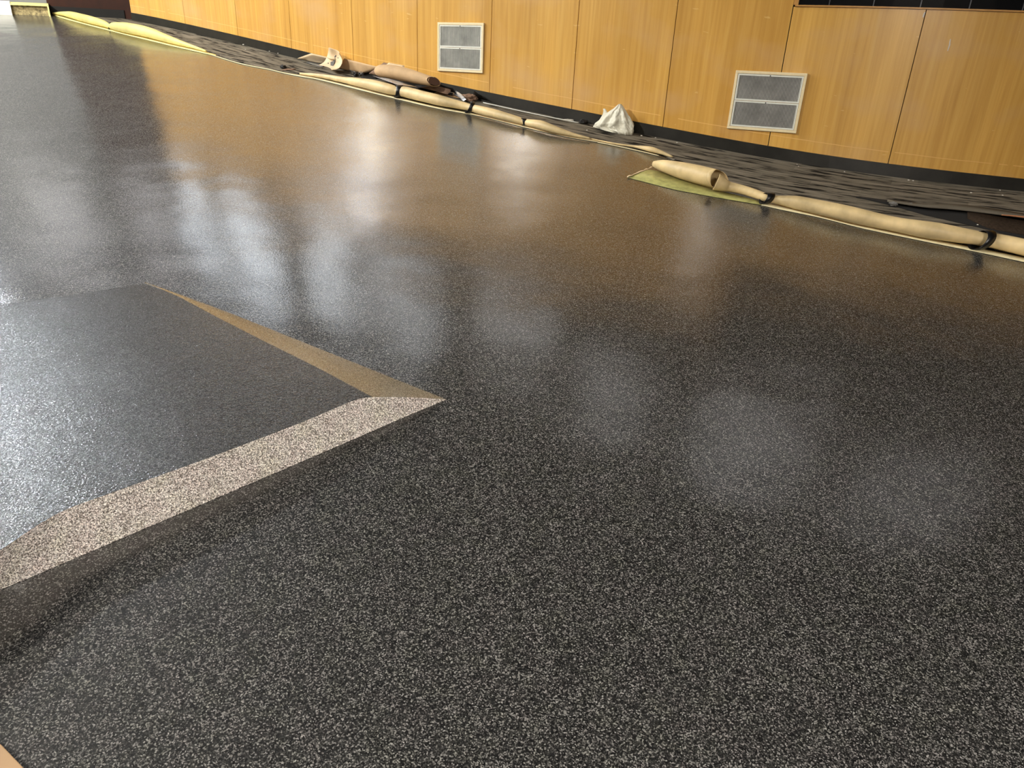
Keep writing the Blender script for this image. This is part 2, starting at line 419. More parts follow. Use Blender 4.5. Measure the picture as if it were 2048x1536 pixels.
# ------------------------------------------------------------------ lamps
def lamp_box(name, label, L, W, p, yaw, strength, col, grp):
    t = thing(name, label, 'ceiling light', p, grp)
    c, s = math.cos(math.radians(yaw)), math.sin(math.radians(yaw))
    ex = Vector((c, s, 0)) * L / 2; ey = Vector((-s, c, 0)) * W / 2
    h = MB(); h.box(Vector((0, 0, 0.06)), ex, ey, Vector((0, 0, 0.05))); o = h.build('housing', alu_m, t)
    dmb = MB(); dmb.box(Vector((0, 0, 0.0)), ex * 0.95, ey * 0.92, Vector((0, 0, 0.01))); dmb.build('diffuser', emit('lamp_diffuser', col, strength).m, t)
    for sgn in (-0.7, 0.7): cd = MB(); cd.box(ex * sgn + Vector((0, 0, (ZC - p[2] + 0.11) / 2)), Vector((0.008, 0, 0)), Vector((0, 0.008, 0)), Vector((0, 0, (ZC - p[2] - 0.11) / 2))); cd.build('hanger', mull_m, t)
names = ['suspended strip light over the middle of the dark floor', 'suspended strip light nearest the far grey wall',
         'suspended strip light above the low dark pad', 'added fill light behind the camera on the right']
for (x, y, z, L, W, yaw, tl, pw_, col), nm in zip(KEY_LAMPS, names):
    lamp_box('strip_light', nm, L, W, (x, y, z), yaw, pw_, col, 'suspended strip lights')
for (q0, q1, z0, z1, od_) in ((0.15, 0.85, 4.5, 5.9, 'brown'), (1.3, 2.3, 4.4, 5.9, 'grey')):
    dd_ = dAB if od_ == 'brown' else dG
    p0 = cA2 + dAB * q0 if od_ == 'brown' else cB2 + dG * (q0 - 0.95); p1 = cA2 + dAB * q1 if od_ == 'brown' else cB2 + dG * (q1 - 0.95)
    nr = Vector((-dd_.y, dd_.x));  nr = nr if nr.y < 0 else -nr
    t = thing('wall_light_box', 'dim light box high on the far ' + od_ + ' wall', 'wall light', (p0.x, p0.y, z0), 'light boxes on the far walls')
    for nm_, a_, b_, i_, mt in (('housing', 0.0, 0.03, 0.0, alu_m), ('diffuser', 0.031, 0.036, 0.03, emit('dim_diffuser', (0.88, 0.88, 1.0), 0.75).m)):
        e_ = dd_ * i_; v_ = [p0 + e_ + nr * a_, p1 - e_ + nr * a_, p1 - e_ + nr * b_, p0 + e_ + nr * b_]
        mm = MB(); mm.hexa([Vector((q.x, q.y, z0 + i_)) for q in v_] + [Vector((q.x, q.y, z1 - i_)) for q in v_]); o = mm.build(nm_, mt); keep(o, t)
ordn = ['farthest left', 'second from far end', 'third from far end', 'fourth from far end', 'fifth from far end', 'sixth from far end', 'second nearest the window band end', 'nearest the window band end']
for (u0, u1, z0, z1, s), od in zip(WALL_BOXES, ordn):
    if u1 > U_END: u0 -= (u1 - U_END + 0.02); u1 = U_END - 0.02
    t = thing('wall_light_box', 'cool white light box high on the curved wall, ' + od, 'wall light', Wz((u0 + u1) / 2, z0), 'light boxes on the upper curved wall')
    f = MB(); f.wallbox(u0, u1, z0, z1, -0.02, 0.03); o = f.build('housing', alu_m); keep(o, t)
    f = MB(); f.wallbox(u0 + 0.03, u1 - 0.03, z0 + 0.03, z1 - 0.03, 0.0305, 0.036); o = f.build('diffuser', emit('cool_diffuser', (0.82, 0.90, 1.0) if u0 > 4.5 else (0.95, 0.94, 1.0), s).m); keep(o, t)

# ------------------------------------------------------------------ carpet
EDGE = [(105, 25), (130, 32.5), (217, 54.5), (300, 75), (350, 87.5), (412, 102.5), (478, 124.5), (566, 143.3), (638, 156), (716, 174), (794, 193.5),
        (872.5, 212), (960, 229), (1046.7, 250), (1128.6, 269), (1200, 281), (1287.5, 301), (1330, 313), (1365, 331), (1400, 350), (1440, 370), (1523, 396), (1640, 426), (1727, 448),
        (1846, 473), (1965, 496), (2048, 513), (2300, 565), (2700, 635)]
def catm(pts, n):
    out = []
    P = [Vector(p) for p in pts]
    for i in range(len(P) - 1):
        a = P[max(0, i - 1)]; b_ = P[i]; c_ = P[i + 1]; d_ = P[min(len(P) - 1, i + 2)]
        for k in range(n):
            t = k / n
            out.append(0.5 * ((2 * b_) + (c_ - a) * t + (2 * a - 5 * b_ + 4 * c_ - d_) * t * t + (3 * b_ - a - 3 * c_ + d_) * t ** 3))
    out.append(P[-1]); return out
edge3 = catm([at(x, y) for x, y in EDGE], 4)
V = []; UVs = []; Fc = []; K = 10
acc = 0; prev = None
for p in edge3:
    uu = (Vector((p.x, p.y)) - WO).dot(WE); uu = max(UR, min(U_END + 0.75, uu))
    wq = wpt(min(uu, U_END), 0.008)
    if uu > U_END:
        wq = cA2 + dAB * (uu - U_END) + Vector((0, -0.05))
    for k in range(K + 1):
        q = Vector((p.x, p.y)).lerp(wq, k / K)
        V.append(P3(q.x, q.y, 0.009)); UVs.append((uu, (q - WO).dot(WN) - wv(uu)))
for i in range(len(edge3) - 1):
    for k in range(K):
        a = i * (K + 1) + k; Fc.append((a, a + 1, a + K + 2, a + K + 1))
cp = make('carpet', V, Fc, carpet_m, None, UVs); solid(cp, 0.008, -1)
tag(cp, 'grey brown streaked carpet left along the foot of the wooden wall', 'carpet')

# ------------------------------------------------------------------ ribbons and rolls
def ribbon(name, low, high, mat, parent, h=0.004, t=0.002, n=4, hs=None):
    a = catm([at(x, y, h) for x, y in low], n); b_ = catm([at(x, y, (hs if hs is not None else h)) for x, y in high], n)
    V = []
    for p, q in zip(a, b_): V += [p, q]
    F_ = [(2 * i, 2 * i + 2, 2 * i + 3, 2 * i + 1) for i in range(len(a) - 1)]
    o = make(name, V, F_, mat, None, None, True); solid(o, t, 0)
    if parent: keep(o, parent)
    return o
def roll(name, prof, mat, parent, n=6, squash=1.0, lift=0.012, wall_t=0.003, turns=1.18, wrinkle=0.06, phase=-0.9, seed=0, rmin=0.008, cut=0.0):
    """curled sheet following (x, ytop, ybottom) stations; its free lip stays open"""
    cen = []; rad = []
    for (x, yt, yb) in prof:
        ym = (yt + yb) / 2
        r = 0.03
        for _ in range(3):
            c_ = at(x, ym, lift + r * 0.95); dep = (c_ - Vector((0, 0, EYE))).dot(fwd); r = max(rmin, (yb - yt) / 2 * dep / F_PX)
        cen.append(at(x, ym, lift + r)); rad.append(r)
    cs = catm(cen, n)
    rs = [v.x for v in catm([Vector((r, 0, 0)) for r in rad], n)]
    M_ = 40; V = []; F_ = []
    for i, (c_, r) in enumerate(zip(cs, rs)):
        tan = (cs[min(i + 1, len(cs) - 1)] - cs[max(i - 1, 0)]).normalized()
        side_ = tan.cross(NF).normalized(); upv = side_.cross(tan).normalized()
        if side_.y > 0: side_ = -side_           # toward the room
        for k in range(M_ + 1):
            an = phase + 2 * math.pi * turns * k / M_
            over = k / M_
            rr = r * (1.0 - 0.16 * max(0, over * turns - 0.0) / turns)
            rr *= 1 + wrinkle * noise.noise(Vector((c_.x * 5 + seed, c_.y * 5, math.cos(an) * 1.3))) * 2
            sh_ = cut * rr * (0.75 * math.cos(an) + 0.5 * math.sin(an)) * (i / (len(cs) - 1)) ** 10
            V.append(c_ + side_ * (rr * math.cos(an)) + upv * (rr * math.sin(an) * squash) - tan * sh_)
    for i in range(len(cs) - 1):
        for k in range(M_):
            a = i * (M_ + 1) + k; F_.append((a, a + 1, a + M_ + 2, a + M_ + 1))
    o = make(name, V, F_, mat, None, None, True); solid(o, wall_t, 0)
    if parent: keep(o, parent)
    return o
def band(prof_x, yt, yb, width_px, mat, parent, dx=0, grow=1.08, name='tape_band'):
    """black tape wound round the roll at a pixel station; dx slants it"""
    out = []
    st = [(prof_x - width_px / 2, yt, yb), (prof_x, yt, yb), (prof_x + width_px / 2, yt, yb)]
    V = []; F_ = []; M_ = 24
    for (x, a, b_) in st:
        ym = (a + b_) / 2; r = 0.03
        for _ in range(3):
            c_ = at(x, ym, 0.012 + r); dep = (c_ - Vector((0, 0, EYE))).dot(fwd); r = (b_ - a) / 2 * dep / F_PX
        out.append((c_, r * grow))
    tan = (out[2][0] - out[0][0]).normalized(); side_ = tan.cross(NF).normalized()
    if side_.y > 0: side_ = -side_
    upv = side_.cross(tan).normalized()
    if upv.z < 0: upv = -upv
    for j, (c_, r) in enumerate(out):
        for k in range(M_):
            an = 2 * math.pi * k / M_
            V.append(c_ + side_ * r * math.cos(an) + upv * r * math.sin(an) + tan * dx * math.sin(an) * r)
    for j in range(2):
        for k in range(M_):
            a = j * M_ + k; b2 = j * M_ + (k + 1) % M_; F_.append((a, b2, b2 + M_, a + M_))
    o = make(name, V, F_, mat, None, None, True); solid(o, 0.002, 1); keep(o, parent); return o

# near run at the right
T = thing('masking_paper_roll', 'tan masking paper roll with a folded flap along the carpet edge at right', 'paper', at(1700, 440), 'rolled masking paper')
roll('roll', [(1432, 347, 381), (1446, 356, 383), (1458, 363, 384), (1480, 369, 388), (1509, 378, 396), (1534, 388, 404), (1552, 391, 407.5), (1590, 392.5, 417), (1624, 398, 425), (1696, 411, 443), (1770, 430, 459), (1870, 445, 479), (1958, 463, 492), (2000, 469, 500.5), (2048, 477.5, 511), (2160, 498, 535), (2320, 530, 570)],
     paper_m, T, seed=2)
fl_ = roll('folded_flap', [(1309, 322, 334), (1322, 320, 340), (1334, 320.5, 345), (1365, 325, 357), (1400, 331, 368), (1428, 337, 376), (1436, 339, 378)], paper_m, T, seed=5, turns=0.93, phase=-1.2, wrinkle=0.05, cut=1.2)
fl_['label'] = 'folded over flap with an open mouth'
low = [(1255, 355), (1302, 367), (1349, 379), (1392, 387), (1435, 395), (1523, 410), (1566, 420), (1639, 435), (1727, 457), (1846, 482), (1965, 506), (2048, 524), (2160, 548), (2320, 584)]
high = [(1255.5, 353), (1300, 340), (1349, 352), (1392, 365), (1435, 380), (1523, 403), (1566, 413), (1639, 429), (1727, 450.5), (1846, 475), (1965, 498), (2048, 515), (2160, 538), (2320, 572)]
es = ribbon('edge_strip', low[5:], high[5:], strip_m, T); es['label'] = 'cream edge strip stuck to the floor'
sh = ribbon('sheet', low[:6], high[:6], sheet_m, T, h=0.003, hs=0.012); sh['label'] = 'flat yellow green sheet'
band(1534, 387, 406, 15, tape_m, T, dx=0.5); band(1964, 463, 497, 17, tape_m, T, dx=0.5)
# ragged torn cut at the sheet's left end
tr = []
for i in range(12):
    k = i / 11; tr.append((1254 + 52 * k, 355 - 20 * k + random.uniform(-0.8, 0.8)))
tr2 = [(x, y - random.uniform(1.0, 3.0)) for x, y in tr]
te = ribbon('torn_edge', tr, tr2, cardp_m, T, h=0.014, n=1); te['label'] = 'ragged pale torn edge'

# middle run
T = thing('masking_paper_roll', 'tan masking paper roll tied with three black tapes below the square wall vent', 'paper', at(860, 205), 'rolled masking paper')
roll('roll', [(600, 145.5, 149), (638, 147.5, 155), (687, 153.5, 166), (736, 158, 178.5), (775, 166, 188), (797, 174, 192), (814, 173.5, 196), (872, 188, 210.5), (934, 205.5, 221.5), (965, 212, 230), (1026, 229, 245), (1048, 238, 249.5), (1056, 238.5, 252), (1083, 241, 259.5), (1108, 251, 266), (1149, 266.5, 274), (1180, 275, 279)],
     paper_m, T, seed=9, squash=0.92)
stl = [(412, 106.5), (478, 127), (537, 139), (566, 146), (600, 153), (638, 159.5), (716, 179), (794, 198), (872.5, 216.5), (960, 232.5), (1046.7, 254), (1128.6, 272.7), (1200, 285)]
sth = [(412, 105.3), (478, 125.6), (537, 137.6), (566, 144.3), (600, 150), (638, 156.5), (716, 174.5), (794, 194), (872.5, 212.5), (960, 229.5), (1046.7, 250.5), (1128.6, 269.7), (1200, 281.5)]
ribbon('edge_strip', stl, sth, strip_m, T)
band(797, 172, 193, 14, tape_m, T, 0.2); band(939.5, 205, 224, 9, tape_m, T, 0.5); band(1048.5, 237, 250.5, 9, tape_m, T, -0.2)
# low paper fold between the middle and the near run
T = thing('paper_fold', 'thin curled paper fold along the carpet edge left of the near paper roll', 'paper', at(1290, 298))
a = roll('fold', [(1180, 276, 278.5), (1230, 286, 288.5), (1270, 291.2, 295.5), (1300, 293, 303.5), (1320, 300, 308), (1345, 312.5, 315.5)], paper_m, T, seed=3, rmin=0.004, lift=0.01)
ribbon('edge_strip', [(1195, 285), (1240, 294), (1287, 304.5), (1318, 312)], [(1195, 283), (1240, 292), (1287, 302.5), (1318, 310)], strip_m, T)
# far run
T = thing('masking_paper_roll', 'pale yellow masking paper roll bulging along the carpet edge at the far left', 'paper', at(240, 60), 'rolled masking paper')
roll('roll', [(106, 25.3, 28), (125, 23.6, 31.5), (145, 24, 37), (175, 30.5, 45.5), (205, 40, 53), (219, 47.5, 56.5), (232, 45, 60.5), (265, 47.5, 68), (300, 56, 76), (350, 76, 88.5), (385, 90, 96.5), (413, 101.3, 103.5)], ypaper_m, T, seed=4, wrinkle=0.04)
ribbon('edge_strip', [(105, 28.5), (130, 38), (217, 61), (300, 81.5), (350, 93.5), (412, 107.5), (432, 112)], [(105, 26.5), (130, 34), (217, 56.5), (300, 76.8), (350, 89.3), (412, 103.8), (432, 108.8)], ystrip_m, T)
band(219.5, 46, 57, 4, tape_m, T, 0.4)

# ------------------------------------------------------------------ raised pad at the left
def plane_fit(pts):
    import itertools
    # least squares z = a x + b y + c
    S = [[0] * 3 for _ in range(3)]; R = [0] * 3
    for p in pts:
        v = (p.x, p.y, 1)
        for i in range(3):
            R[i] += v[i] * p.z
            for j in range(3): S[i][j] += v[i] * v[j]
    return Matrix(S).inverted() @ Vector(R)
pc = plane_fit([at(290, 568, 0.004), at(0, 610, 0.03), at(740, 795, 0.095), at(130, 1020, 0.13)])
def at_pad(x, y):
    d = pray(x, y); t = (EYE - pc[2]) / (pc[0] * d.x + pc[1] * d.y - d.z); return Vector((0, 0, EYE)) + t * d
T = thing('floor_pad', 'low dark resin pad at the left, its sloping edges coloured as if lit', 'platform', at(300, 800))
near_top = [(-170, 1200), (0, 1100), (60, 1060), (130, 1020), (250, 976), (400, 922), (590, 850), (700, 804), (728, 796), (745, 794)]
near_base = [(-170, 1252), (0, 1180), (60, 1155), (130, 1125), (250, 1074), (400, 1010), (590, 929), (720, 873), (800, 838), (893, 799)]
right_top = [(745, 794), (640, 738), (520, 678), (430, 632), (350, 590), (289, 567)]
right_base = [(893, 799), (740, 738), (600, 682), (480, 634), (380, 596), (291, 565)]
far_top = [(289, 567), (200, 581), (100, 596), (0, 610), (-300, 652), (-700, 705)]
def fine(l, n=6): return catm([Vector((x, y, 0)) for x, y in l], n)
nt = [at_pad(p.x, p.y) for p in fine(near_top)]; nb = [at(p.x, p.y, 0.001) for p in fine(near_base)]
rt = [at_pad(p.x, p.y) for p in fine(right_top)]; rb = [at(p.x, p.y, 0.001) for p in fine(right_base)]
ft = [at_pad(p.x, p.y) for p in fine(far_top)]
for L_ in (nt, rt, ft):
    for p in L_: p.z = max(p.z, zf(p.x, p.y) + 0.004)
endp = Vector((nt[0].x - 0.9, nt[0].y + 0.1, 0)); endp.z = pc[0] * endp.x + pc[1] * endp.y + pc[2]
ring = nt + rt[1:] + ft[1:] + [endp]
me_v = ring; o = make('top_surface', me_v, [tuple(range(len(me_v)))], pad_m); keep(o, T)
skirt = [P3(p.x, p.y, -0.01) for p in ft + [endp, nt[0]]]; tv = ft + [endp, nt[0]]
o = make('far_side', tv + skirt, [(i, i + 1, len(tv) + i + 1, len(tv) + i) for i in range(len(tv) - 1)], pad_m); keep(o, T)
def strip2(name, A, B, mat, rows=3):
    V = []; F_ = []
    for p, q in zip(A, B):
        for k in range(rows + 1):
            t = k / rows; v = p.lerp(q, t); v.z += 0.004 * math.sin(math.pi * t); V.append(v)
    for i in range(len(A) - 1):
        for k in range(rows): a = i * (rows + 1) + k; F_.append((a, a + 1, a + rows + 2, a + rows + 1))
    o = make(name, V, F_, mat, None, None, True); keep(o, T); return o
o = strip2('near_bevel', nt, nb, bevel_m); o['label'] = 'speckled bevel facing the camera, lamp light put into its colour'
tan_m = speckle('wet_resin_wood_reflection', (0.05, 0.045, 0.035), (0.13, 0.115, 0.085), (0.26, 0.23, 0.18), 0.5, 0.5, film=1.8, film_rough=0.16).m  # tan base colour paints in part of the wood wall's reflection
o = strip2('right_bevel', rt, rb, tan_m); o['label'] = 'bevel facing the wooden wall, wood reflection put into its colour'

pn = Vector((-pc[0], -pc[1], 1)).normalized(); pp = at_pad(-50, 930); dd = pray(-50, 930).normalized()
rr_ = (dd - 2 * dd.dot(pn) * pn).normalized()
kf = 7.9 / math.hypot(rr_.x, rr_.y); fp = pp + rr_ * kf
T = thing('flood_lamp', 'cold white flood lamp high in the far left corner', 'lamp', fp)
ax = -rr_; hx = Vector((-ax.y, ax.x, 0)).normalized(); hy = ax.cross(hx).normalized()
mm = MB(); mm.box(Vector((0, 0, 0)) - ax * 0.05, hx * (FLOOD[0] / 2 + 0.03), hy * (FLOOD[1] / 2 + 0.03), ax * 0.05); mm.build('housing', mull_m, T)
mm = MB(); mm.box(ax * 0.006, hx * FLOOD[0] / 2, hy * FLOOD[1] / 2, ax * 0.005); mm.build('lens', emit('flood_lens', FLOOD[3], FLOOD[2]).m, T)
mm = MB(); mm.box(-ax * 0.08 + Vector((0, 0, (ZC - fp.z) / 2)), Vector((0.02, 0, 0)), Vector((0, 0.02, 0)), Vector((0, 0, (ZC - fp.z) / 2 - 0.001))); mm.build('hanger', mull_m, T)

# ------------------------------------------------------------------ wall vents
def vent(label, TL, TR, BR, BL):
    us = [on_wall(*q) for q in (TL, TR, BR, BL)]
    uL = (us[0][0] + us[3][0]) / 2; uR = (us[1][0] + us[2][0]) / 2; zt = (us[0][1] + us[1][1]) / 2; zb = (us[2][1] + us[3][1]) / 2
    a, b_ = min(uL, uR), max(uL, uR)
    T = thing('air_vent', label, 'vent', Wz((a + b_) / 2, zb), 'cream framed wall vents')
    fw = 0.02
    f = MB()
    f.wallbox(a, b_, zt - fw, zt, 0.0, 0.018); f.wallbox(a, b_, zb, zb + fw, 0.0, 0.018)
    f.wallbox(a, a + fw, zb + fw, zt - fw, 0.0, 0.018); f.wallbox(b_ - fw, b_, zb + fw, zt - fw, 0.0, 0.018)
    o = f.build('outer_frame', frame_m); keep(o, T); bevel(o)
    zm = (zt + zb) / 2
    for z0, z1 in ((zb + fw + 0.002, zm - 0.0015), (zm + 0.0015, zt - fw - 0.002)):
        x0, x1 = a + fw + 0.002, b_ - fw - 0.002; g = 0.011
        f = MB(); f.wallbox(x0, x1, z1 - g, z1, 0.003, 0.015); f.wallbox(x0, x1, z0, z0 + g, 0.003, 0.015)
        f.wallbox(x0, x0 + g, z0 + g, z1 - g, 0.003, 0.015); f.wallbox(x1 - g, x1, z0 + g, z1 - g, 0.003, 0.015)
        fr = f.build('inner_frame', alu_m); keep(fr, T)
        f = MB(); f.wallbox(x0 + g, x1 - g, z0 + g, z1 - g, 0.001, 0.004); bk = f.build('grille_backing', void_m); keep(bk, fr)
        f = MB(); ns = 44; ww = (x1 - x0 - 2 * g)
        for i in range(ns):
            uu = x0 + g + ww * (i + 0.5) / ns
            f.wallbox(uu - ww / ns * 0.29, uu + ww / ns * 0.29, z0 + g, z1 - g, 0.005, 0.010)
        gr = f.build('grille', slat_m); keep(gr, fr)
        f = MB(); f.wallbox((x0 + x1) / 2 - 0.004, (x0 + x1) / 2 + 0.004, z1 - g * 0.9, z1 - g * 0.3, 0.015, 0.018); sc_ = f.build('screw', tape_m); keep(sc_, fr)
vent('cream framed grey wall vent nearer the camera, right of the plastic bag', (1473.2, 140.3), (1616.5, 147.2), (1591.2, 267.7), (1454.2, 255.3))
vent('cream framed pale grey wall vent farther away, above the rolled cardboard', (876.8, 44.8), (969.7, 46), (966.7, 146.3), (877.2, 141.9))

# ------------------------------------------------------------------ debris on the carpet
def sheet_px(name, quad, mat, h=0.02, t=0.004, hh=None, parent=None, n=6, bend=0.0):
    """flat board over four floor pixels (order round the outline); hh lifts each corner"""
    hh = hh or [h] * 4; q = [at(x, y, k) for (x, y), k in zip(quad, hh)]
    V = []; F_ = []
    for j in range(n + 1):
        for i in range(n + 1):
            s, r_ = i / n, j / n
            p = q[0].lerp(q[1], s).lerp(q[3].lerp(q[2], s), r_); p = p + NF * bend * math.sin(math.pi * s) * 1.0
            V.append(p)
    for j in range(n):
        for i in range(n): a = j * (n + 1) + i; F_.append((a, a + 1, a + n + 2, a + n + 1))
    o = make(name, V, F_, mat, None, None, True); solid(o, t, 1)
    if parent: keep(o, parent)
    return o
o = sheet_px('cardboard_sheet', [(595, 117), (640, 127), (672, 119), (622, 107)], cardp_m, 0.03, hh=[0.03, 0.02, 0.13, 0.13])
tag(o, 'flat pale cardboard sheet leaning on the wall base, left of the curled piece', 'cardboard')
o = sheet_px('cardboard_sheet', [(676, 137), (728, 147), (764, 136), (688, 117)], card_m, 0.03, hh=[0.03, 0.03, 0.13, 0.14])
tag(o, 'flat tan cardboard sheet lying between the curled piece and the rolled cardboard', 'cardboard')

# curled printed cardboard: a sheet bent round a vertical-ish curve
T = thing('curled_cardboard', 'curled cardboard piece with grey printed mark standing up against the wall', 'cardboard', at(662, 138))
def curl(pts_l, pts_r, hl, hr, mat, name, n=8):
    A = catm([at(x, y, h) for (x, y), h in zip(pts_l, hl)], n); B = catm([at(x, y, h) for (x, y), h in zip(pts_r, hr)], n)
    V = []; F_ = []; K = 6
    for p, q in zip(A, B):
        for k in range(K + 1):
            t = k / K; V.append(p.lerp(q, t))
    for i in range(len(A) - 1):
        for k in range(K): a = i * (K + 1) + k; F_.append((a, a + 1, a + K + 2, a + K + 1))
    o = make(name, V, F_, mat, None, None, True); solid(o, 0.004, 0); keep(o, T); return o, V
cb = at(662, 138, 0.0); dep = (cb - Vector((0, 0, EYE))).dot(fwd); PX = dep / F_PX   # metres per photo pixel here
rightv = Vector((cR.x, cR.y, 0)).normalized(); upw = Vector((0, 0, 1)); backv = Vector((-rightv.y, rightv.x, 0))
ul, _z = on_wall(662, 130); wt = (wpt(ul + 0.05) - wpt(ul - 0.05)).normalized(); pln = Vector((wt.y, -wt.x, 0))
if pln.y < 0: pln = -pln
pbase = cb - pln * 0.10
def loc(px, py, back=0.0):      # point of an upright plane parallel to the wall, pushed back by back
    d_ = pray(px, py); k_ = ((pbase - Vector((0, 0, EYE))).dot(pln) + back) / d_.dot(pln)
    return Vector((0, 0, EYE)) + d_ * k_
outl = [(638, 130, -0.06), (647, 125, -0.02), (653, 116, 0.01), (656, 106, 0.02), (657.5, 95, 0.0)]
outr = [(663, 140, -0.10), (674, 138.5, -0.05), (682, 131, -0.01), (684.5, 120, 0.0), (678, 107, -0.02)]
A = catm([loc(*p) for p in outl], 5); B = catm([loc(*p) for p in outr], 5)
V = []; F_ = []; K = 6
for p, q in zip(A, B):
    for k in range(K + 1):
        t = k / K; V.append(p.lerp(q, t) + pln * 0.05 * math.sin(math.pi * t))
for i in range(len(A) - 1):
    for k in range(K): a = i * (K + 1) + k; F_.append((a, a + 1, a + K + 2, a + K + 1))
o = make('sheet', V, F_, cardp_m, None, None, True); solid(o, 0.004, 0); keep(o, T)
ink = MB()
for pts in ([(661, 131), (666, 132), (670, 126), (671, 116), (667, 117), (666, 122), (661, 124)], [(671, 110), (673, 111), (671, 115), (668, 115)], [(675, 114.5), (677, 115), (677, 117), (675, 116.5)], [(656, 125), (658, 126), (657, 128), (655, 127)]):
    n0 = len(ink.v); 
    for (x, y) in pts: ink.v.append(loc(x, y, 0.0)); ink.uv.append((0, 0))
    ink.f.append(tuple(range(n0, n0 + len(pts))))
io = ink.build('printed_mark', ink_m); keep(io, T)
# lay the print on the sheet
bpy.context.view_layer.update()
from mathutils.bvhtree import BVHTree
bv = BVHTree.FromPolygons(V, F_)
for vtx in io.data.vertices:
    d_ = (Vector(vtx.co) - Vector((0, 0, EYE))).normalized(); hit = bv.ray_cast(Vector((0, 0, EYE)), d_)
    if hit[0]: vtx.co = hit[0] - d_ * 0.006

# rolled cardboard tube
T = thing('rolled_cardboard', 'rolled tan cardboard with an open dark end lying against the wall', 'cardboard', at(810, 165))
o = roll('roll', [(756, 133, 151), (765, 129, 154), (790, 131, 158.5), (820, 139, 164), (850, 149, 170), (862, 153, 172), (866, 153.5, 172.5)], card_m, T, lift=0.10, turns=1.3, wrinkle=0.02, phase=2.2, seed=11, cut=1.6)
ring_ = [Vector(v.co) for v in o.data.vertices][-41:-9]; cc_ = sum(ring_, Vector()) / len(ring_)
o = make('inner_shade', [cc_ + (v - cc_) * 0.86 + Vector((0.004, -0.012, 0.004)) for v in ring_], [tuple(range(len(ring_)))], plain('shaded_brown_cardboard', (84, 58, 44), 0.85).m); solid(o, 0.004, 0); keep(o, T); o['label'] = 'dark disc painted as shade inside the roll'  # dark disc painting the shade inside the open end
o = sheet_px('loose_end', [(768, 134), (806, 141), (809, 132), (778, 126)], cardp_m, hh=[0.16, 0.16, 0.19, 0.19], parent=T)
o = sheet_px('inner_layer', [(738, 147), (756, 151), (777, 127), (768, 125)], cardd_m, hh=[0.05, 0.05, 0.18, 0.18], parent=T); o['label'] = 'dark brown inner layer'
# silver foil edges and crumples
def crumple(name, px, py, w, h, d, mat, label, cat, lift=0.01, seed=0, flat=1.0, grp=None):
    c_ = at(px, py, lift); k = (c_ - Vector((0, 0, EYE))).dot(fwd) / F_PX
    bm_ = bmesh.new(); bmesh.ops.create_icosphere(bm_, subdivisions=3, radius=1.0)
    for v in bm_.verts:
        n_ = noise.noise(v.co * 1.8 + Vector((seed, 0, 0))) * 0.55 + noise.noise(v.co * 5 + Vector((0, seed, 0))) * 0.22
        v.co *= 1 + n_
        v.co = Vector((v.co.x * w * k / 2, v.co.y * d / 2, max(v.co.z, -0.75) * h * k / 2 * flat))
    zmin = min(v.co.z for v in bm_.verts)
    me = bpy.data.meshes.new(name)
    rot = Matrix(((rightv.x, backv.x, -GX), (rightv.y, backv.y, -GY), (rightv.dot(Vector((GX, GY, 0))), backv.dot(Vector((GX, GY, 0))), 1)))
    for v in bm_.verts: v.co.z -= zmin; v.co = rot @ v.co
    bm_.to_mesh(me); bm_.free(); o = bpy.data.objects.new(name, me); C.objects.link(o); me.materials.append(mat); o.location = c_
    return tag(o, label, cat, grp)
o = sheet_px('foil_strip', [(676, 136), (716, 150), (719, 146), (680, 134)], foil_m, 0.012, hh=[0.013, 0.013, 0.04, 0.04], t=0.003); tag(o, 'silver foil strip below the flat tan cardboard', 'foil')
o = sheet_px('foil_strip', [(612, 125.5), (645, 134.5), (649, 130), (617, 124)], foil_m, 0.014, t=0.002); tag(o, 'thin silver foil strip in front of the curled cardboard', 'foil')
crumple('foil_scrap', 722, 150, 12, 8, 0.08, foil_m, 'small crumpled silver foil scrap left of the rolled cardboard', 'foil', 0.012, 3)
crumple('black_scrap', 712, 152, 10, 8, 0.06, scrap_m, 'black scrap beside the silver foil left of the rolled cardboard', 'scrap', 0.012, 6)
crumple('foil_scrap', 737, 145, 20, 9, 0.1, cardd_m, 'brown crumpled scrap at the mouth of the rolled cardboard', 'scrap', 0.012, 9)
o = sheet_px('dark_foil_sheet', [(745, 152), (800, 172), (835, 175), (775, 156)], foil_m, 0.05, t=0.003); tag(o, 'dull silver foil sheet under the rolled cardboard', 'foil')
o = sheet_px('black_strip', [(722, 155), (754, 158), (756, 155), (726, 151)], scrap_m, 0.012, t=0.004); tag(o, 'narrow black strip in front of the rolled cardboard', 'scrap')
o = sheet_px('cardboard_sheet', [(842, 175), (895, 189), (903, 179), (868, 171)], cardd_m, 0.03, hh=[0.05, 0.04, 0.08, 0.10]); tag(o, 'small brown board beyond the open end of the rolled cardboard', 'cardboard')
o = sheet_px('cardboard_sheet', [(869, 187), (930, 199), (937, 192), (880, 180)], card_m, 0.02, hh=[0.012, 0.012, 0.03, 0.03]); tag(o, 'tan board piece tucked behind the middle paper roll', 'cardboard')
o = sheet_px('black_strip', [(828, 173), (905, 190.5), (906, 187), (835, 170)], scrap_m, 0.03, t=0.006); tag(o, 'long black strip lying on the brown boards', 'scrap')
o = sheet_px('foil_flap', [(907, 190), (927, 203), (933, 199), (912, 182)], foil_m, hh=[0.03, 0.03, 0.05, 0.06], t=0.002, bend=0.01); tag(o, 'bright silver foil flap beside the middle paper roll', 'foil')
crumple('foil_scrap', 944, 189, 13, 14, 0.06, foil_m, 'rounded silver foil scrap below the farther vent', 'foil', 0.012, 14)
crumple('black_scrap', 938, 201, 34, 14, 0.10, cardd_m, 'dark brown crumpled scrap under the silver foil flap', 'scrap', 0.012, 17)
